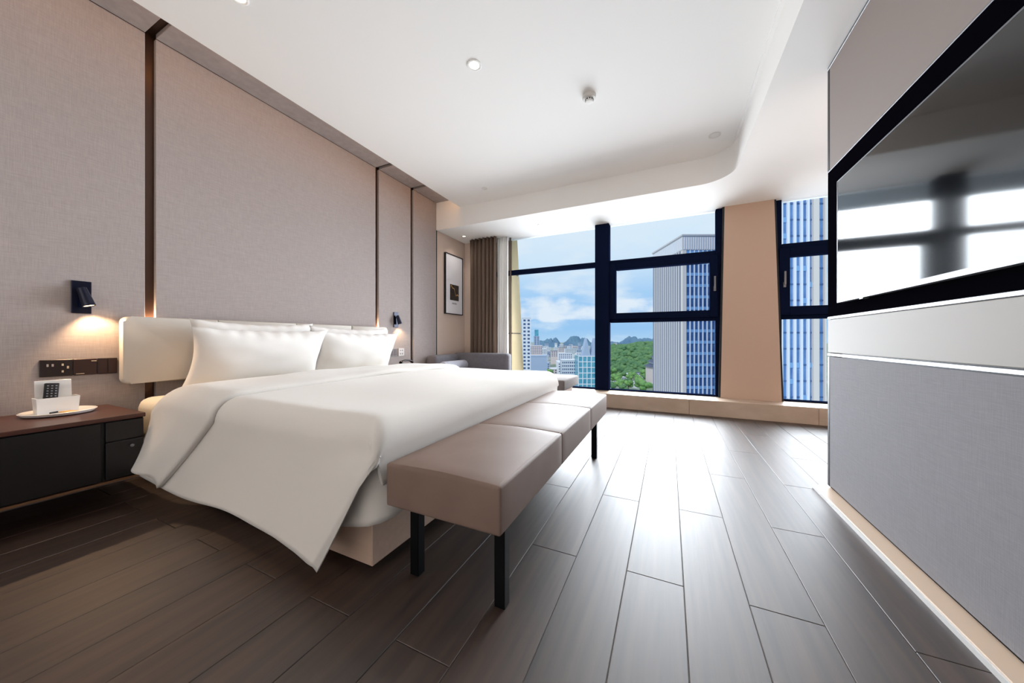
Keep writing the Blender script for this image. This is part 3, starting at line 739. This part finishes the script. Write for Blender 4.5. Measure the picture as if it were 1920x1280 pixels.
M['leaf2'] = mat('deep_green_leaves', (62, 108, 74), .8, var=((.08, .08, .08), (104, 140, 84), .4))
M['trunk'] = mat('bark', (92, 76, 62), .9)
M['hill'] = mat('haze_blued_limestone_hill', (84, 116, 146), .9, var=((.01, .01, .01), (100, 134, 156), .4))  # distance haze is mixed into this blue; the air itself has none
M['roofred'] = mat('dark_tile_roof', (84, 92, 116), .7)

gm = struct(box('ground', (-4000, 3000, 120, 6500, GZ-2, GZ), M['ground']))

def tower(name, label, t, v, rz, W, D, z_top, style):
    x, y = out_at(t, v); T_ = tag(empty(name, (x, y, GZ), rz), label, 'building'); H = z_top-GZ
    return T_, H
# tower A: ribbed side, glass front with white mullions, louvred crown
TA, H = tower('office_tower', 'grey office tower with ribbed side and louvred crown left of the pillar', .512, 100, TH, 16, 20, 31.9, 'a')
cz = H-4.2
box('core', (.3, 17.7, .3, 20.7, 0, H-.4), M['tw_glass'], TA)
box('corner_pier', (0, 1.15, 0, 1.15, 0, cz), M['tw_pier'], TA)
box('corner_pier', (16.85, 18, 0, 1.15, 0, cz), M['tw_pier'], TA)
box('crown', (-.05, 18.05, -.05, 21.05, cz, H), M['tw_stone'], TA)
cm_ = unit_box_mesh('crown_rib', M['tw_rib'], .18, .18, 3.6)
for i in range(26): child('crown_rib', cm_, TA, (.4+i*.69, -.22, cz+.2))
for i in range(28): child('crown_rib', cm_, TA, (-.22, .4+i*.74, cz+.2))
box('crown_cap', (-.3, 18.3, -.3, 21.3, H, H+.45), M['tw_stone'], TA)
box('side_wall', (0, .32, 1.15, 21, 0, cz), mat('slate_grey_infill', (122, 126, 146), .7), TA)
rm = unit_box_mesh('rib', M['tw_stone'], .10, .72, cz)
for i in range(13): child('rib', rm, TA, (-.10, 1.9+i*1.45, 0))
mm_ = unit_box_mesh('mullion', M['tw_rib'], .30, .30, cz)
for i in range(12): child('mullion', mm_, TA, (2.15+i*1.28, 0, 0))
bnd = unit_box_mesh('floor_band', M['tw_band'], 15.7, .12, .9)
nfl = int(cz/3.4)
for i in range(nfl+1):
    if i*3.4 < cz-1: child('floor_band', bnd, TA, (1.15, .14, cz-.9-i*3.4))
# tower B: taller, wide white ribs
TB, HB = tower('office_tower', 'tall blue glass tower with broad white ribs behind the right window', .6256, 70, TH, 22, 20, 62, 'b')
prism('core', [(.2, .3), (22, .3), (34, 20), (16, 20)], 0, HB, M['tw_glass2'], TB)
r_b = unit_box_mesh('rib', M['tw_rib'], .52, .5, HB)
for i in range(15): child('rib', r_b, TB, (0+i*1.40, -.05, 0))
box('corner_pier', (20.1-.75, 20.1+.45, -.25, .6, 0, HB), M['tw_pier'], TB)
box('corner_pier', (21.75, 22.15, -.15, .6, 0, HB), M['tw_pier'], TB)
bb = unit_box_mesh('floor_band', M['tw_glass'], 21.8, .10, .28)
for i in range(int(HB/3.4)): child('floor_band', bb, TB, (.2, .21, 1+i*3.4))
sg = unit_box_mesh('spandrel', M['tw_band'], .86, .06, 1.1)
random.seed(11)
for i in range(70): child('spandrel', sg, TB, (.53+1.40*random.randrange(14), .18, 40+1.3+3.4*random.randrange(14)))

def city_block(name, label, t, v, W, D, z_top, m, floors=0, cols=0, roof=None, rz=TH, group=None, wm='b_win', z0=GZ):
    """t is the bearing of the left front corner; W, D metres; window rows are built as children"""
    x, y = out_at(t, v); o = tag(empty(name, (x, y, z0), rz), label, 'building', group); H = z_top-z0
    box('wall', (0, W, 0, D, 0, H), M[m], o)
    box('roof', (-.3, W+.3, -.3, D+.3, H, H+.7), M[roof or m], o)
    if floors and cols:
        fh = 3.3; cw = W/cols; wmz = unit_box_mesh('window', M[wm], cw*.55, .15, fh*.5)
        for i in range(floors):
            if H-(i+1)*fh < 1: break
            for j in range(cols): child('window', wmz, o, (cw*(j+.22), -.1, H-(i+1)*fh+.4))
    return o
city_block('apartment_tower', 'slender white tower with dark window stack by the cream column', .0315, 300, 7.4, 14, 20, 'b_white', 22, 2)
tt = city_block('office_block', 'distant grey tower with teal top', .066, 800, 13, 16, 8, 'b_grey', 6, 2)
box('glass_top', (2, 11, 2, 14, 8-GZ, 24-GZ), M['b_teal'], tt)
city_block('office_block', 'wide pale pink block below the teal topped tower', .042, 700, 34, 18, -13, 'b_pink', 5, 8)
city_block('office_block', 'plain blue grey slab block beside the slender white tower', .048, 350, 20, 14, -17, 'b_grey', 0, 0)
city_block('office_block', 'white block with many window rows before the glass gables', .150, 330, 17, 14, -20, 'b_white', 7, 9)
city_block('office_block', 'low white building at foot of the glass gables', .140, 640, 26, 16, -26, 'b_white', 4, 7)
# glass tower with twin gables
gx, gy = out_at(.198, 300); G = tag(empty('gable_tower', (gx, gy, GZ), TH), 'teal glass tower with two pointed gables by the mullion', 'building')
hg = 46
box('glass_wall', (0, 20, 0, 16, 0, hg), M['b_teal'], G)
for i in range(2):
    a = 4+i*7.5
    mesh('gable', [(a, 0, hg), (a+7.5, 0, hg), (a+3.75, 0, hg+16), (a, 9, hg), (a+7.5, 9, hg), (a+3.75, 9, hg+16)], [(0, 1, 2), (5, 4, 3), (0, 2, 5, 3), (1, 4, 5, 2), (0, 3, 4, 1)], M['b_grey'], G)
fm = unit_box_mesh('frame_post', M['b_white'], .7, .5, hg); fb = unit_box_mesh('frame_beam', M['b_white'], 20, .5, .7)
for i in range(6): child('frame_post', fm, G, (i*3.86, -.4, 0))
for i in range(9): child('frame_beam', fb, G, (0, -.35, hg-.7-i*5))

# ordinary low-rise blocks
random.seed(23)
taken = []          # (x, y, radius) of everything standing on the ground
def claim(x, y, r_):
    if any(math.hypot(x-a, y-b) < r_+c for a, b, c in taken): return False
    taken.append((x, y, r_)); return True
for t_, v_, r_ in ((.048, 310, 12), (.075, 808, 14), (.068, 709, 24), (.075, 357, 16), (.178, 337, 15), (.160, 648, 18), (.232, 308, 17), (.445, 430, 20), (.60, 110, 20), (.35, 524, 9), (.377, 539, 9), (.333, 474, 9), (.39, 419, 9), (.23, 404, 9)):
    claim(*out_at(t_, v_), r_)
tone = {'b_white': 'white', 'b_grey': 'blue grey', 'b_pink': 'pale pink', 'roofred': 'dark tiled'}
made = 0
for i in range(900):
    if made >= 110: break
    v_ = 400*math.exp(random.random()*1.75); t_ = random.uniform(.04, .25)
    if v_ < 1050: t_ = min(t_, .225)
    if i % 7 == 0: v_ = random.uniform(1300, 2200); t_ = random.uniform(.28, .47)
    Wd = random.uniform(12, 30); Dp = random.uniform(12, 20); top = -60+random.uniform(9, 30)*(1+.3*(v_ > 800))
    x_, y_ = out_at(t_+Wd/2/v_, v_+Dp/2)
    if not claim(x_, y_, math.hypot(Wd, Dp)/2+1.5): continue
    m_ = random.choice(['b_white', 'b_white', 'b_grey', 'b_pink']); rf = random.choice(['b_white', 'roofred', 'b_grey'])
    where = 'beyond the hill' if t_ > .27 else ('in near rows below' if v_ < 700 else 'in far rows below')
    city_block('city_building', f"small {tone[m_]} city block with {tone[rf]} roof {where}", t_, v_, Wd, Dp, min(top, -9), m_, 4, max(3, int(Wd/4)), rf, TH+random.uniform(-.08, .08), 'low city buildings far below'); made += 1
# villa with tiered roof at the tower's foot
vx, vy = out_at(.418, 420); V = tag(empty('pavilion', (vx, vy, GZ), TH), 'tiered dark roofed pavilion half hidden by the grey tower', 'building')
box('wall', (0, 22, 0, 18, 0, 26), M['b_pink'], V); 
for i in range(3):
    z_ = 26+i*6; e = i*3
    mesh('roof', [(-2+e, -2+e, z_), (24-e, -2+e, z_), (24-e, 20-e, z_), (-2+e, 20-e, z_), (3+e, 3+e, z_+4), (19-e, 3+e, z_+4), (19-e, 15-e, z_+4), (3+e, 15-e, z_+4)], [(0,3,2,1), (4,5,6,7), (0,1,5,4), (1,2,6,5), (2,3,7,6), (3,0,4,7)], M['roofred'], V)
    box('upper_wall', (3+e, 19-e, 3+e, 15-e, z_+4, z_+6), M['b_white'], V)

# wooded hill and distant karst hills
def lump(name, t, v, half_w, height, depth, m, seed, rough=.25, base=GZ):
    x0, y0 = out_at(t, v); n = 40; vs_, fs = [], []
    for i in range(n+1):
        for j in range(n+1):
            a, b = 2*i/n-1, 2*j/n-1; rr_ = math.hypot(a, b)
            hgt = max(0, 1-rr_**2.2); hgt *= 1+rough*noise.noise(Vector((a*2.5+seed, b*2.5, 0)))+.12*noise.noise(Vector((a*8+seed, b*8, 1)))
            u_, w_ = a*half_w, b*depth
            vs_.append((x0+u_*CT-w_*ST, y0+u_*ST+w_*CT, base-1+height*hgt))
    for i in range(n):
        for j in range(n): k_ = i*(n+1)+j; fs.append((k_, k_+n+1, k_+n+2, k_+1))
    me = bpy.data.meshes.new(name); me.from_pydata(vs_, [], fs); me.update()
    o = link(name, me, m, None, True); return o
fh_ = struct(lump('wooded_hill', .385, 900, 200, 45, 320, M['leaf2'], 3.3), 'rounded green wooded hill beyond the park', 'hill')
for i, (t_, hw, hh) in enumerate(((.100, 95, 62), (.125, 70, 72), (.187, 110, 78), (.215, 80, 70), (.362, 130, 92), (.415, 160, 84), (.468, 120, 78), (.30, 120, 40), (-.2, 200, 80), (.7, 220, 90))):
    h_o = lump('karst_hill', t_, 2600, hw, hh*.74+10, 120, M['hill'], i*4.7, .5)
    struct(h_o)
# tree crowns on the hill: too many to count, one object
def crown_bm(bm, c, r_, seed, sub=1):
    ret = bmesh.ops.create_icosphere(bm, subdivisions=sub, radius=r_)
    for v in ret['verts']:
        k_ = 1+.35*noise.noise(Vector(v.co)*(2.2/r_)+Vector((seed, seed*1.3, 0))); v.co = Vector((v.co.x*k_, v.co.y*k_, v.co.z*k_*.8)) + Vector(c)
from mathutils.bvhtree import BVHTree
hillb = BVHTree.FromPolygons([v.co.copy() for v in fh_.data.vertices], [tuple(p.vertices) for p in fh_.data.polygons])
random.seed(5); bm = bmesh.new()
cnt = 0
for i in range(3000):
    t_ = random.uniform(.285, .50); v_ = random.uniform(565, 960); x_, y_ = out_at(t_, v_)
    hit = hillb.ray_cast(Vector((x_, y_, 200)), Vector((0, 0, -1)))[0]
    z_ = hit.z if hit else GZ
    if z_ < GZ+1 and random.random() < .4: continue
    crown_bm(bm, (x_, y_, z_+2), random.uniform(4, 7), i*.37); cnt += 1
    if cnt > 1200: break
forest = from_bm('forest', bm, M['leaf2'], None, True); forest['kind'] = 'stuff'; forest['label'] = 'dense green tree canopy covering the wooded hill'; forest['category'] = 'forest'
# individual trees of the park below the window
def tree_proto(seed, m):
    t0 = empty('park_tree'); bm = bmesh.new(); rnd = random.Random(seed)
    for i in range(9): crown_bm(bm, (rnd.uniform(-3.4, 3.4), rnd.uniform(-3.4, 3.4), rnd.uniform(7, 12)), rnd.uniform(2.2, 3.6), seed+i, 2)
    from_bm('foliage', bm, m, t0, True)
    lathe('trunk', [(.5, 0), (.36, 3), (.28, 8)], M['trunk'], t0, 8)
    return t0
protos = [tree_proto(3, M['leaf1']), tree_proto(17, M['leaf2']), tree_proto(29, M['leaf1'])]
random.seed(31); used = [False]*3
for i, (t_, v_, nm) in enumerate(((.335, 520, 'far white house in the middle of the park trees'), (.362, 535, 'white house with dark roof deep in the park trees'), (.318, 470, 'white house left of centre among the park trees'), (.375, 415, 'white house nearest the grey tower among park trees'), (.215, 400, 'low white house at the foot of the glass gables'))):
    city_block('park_house', nm, t_, v_, 13, 9, GZ+7, 'b_white', 2, 4, 'roofred' if i == 1 else None, TH+.15*i, 'white houses among the park trees')
kinds = ['bright green tree', 'deep green tree', 'broad bright green tree']
for i in range(900):
    if sum(used) and i > 600: break
    t_ = random.uniform(.275, .47) if i % 4 else random.uniform(.06, .26)
    v_ = random.uniform(362, 545); x_, y_ = out_at(t_, v_); k_ = random.randrange(3); sc_ = random.uniform(.7, 1.25)
    if not claim(x_, y_, 7.2*sc_): continue
    if not used[k_]: o = protos[k_]; used[k_] = True; o.location = (x_, y_, GZ)
    else: o = dup(protos[k_], (x_, y_, GZ), random.uniform(0, 6))
    o.scale = (sc_, sc_, sc_)
    tag(o, kinds[k_] + (' in the park right of the mullion, far below' if t_ > .27 else ' between the buildings below the left pane'), 'tree', 'park trees far below')
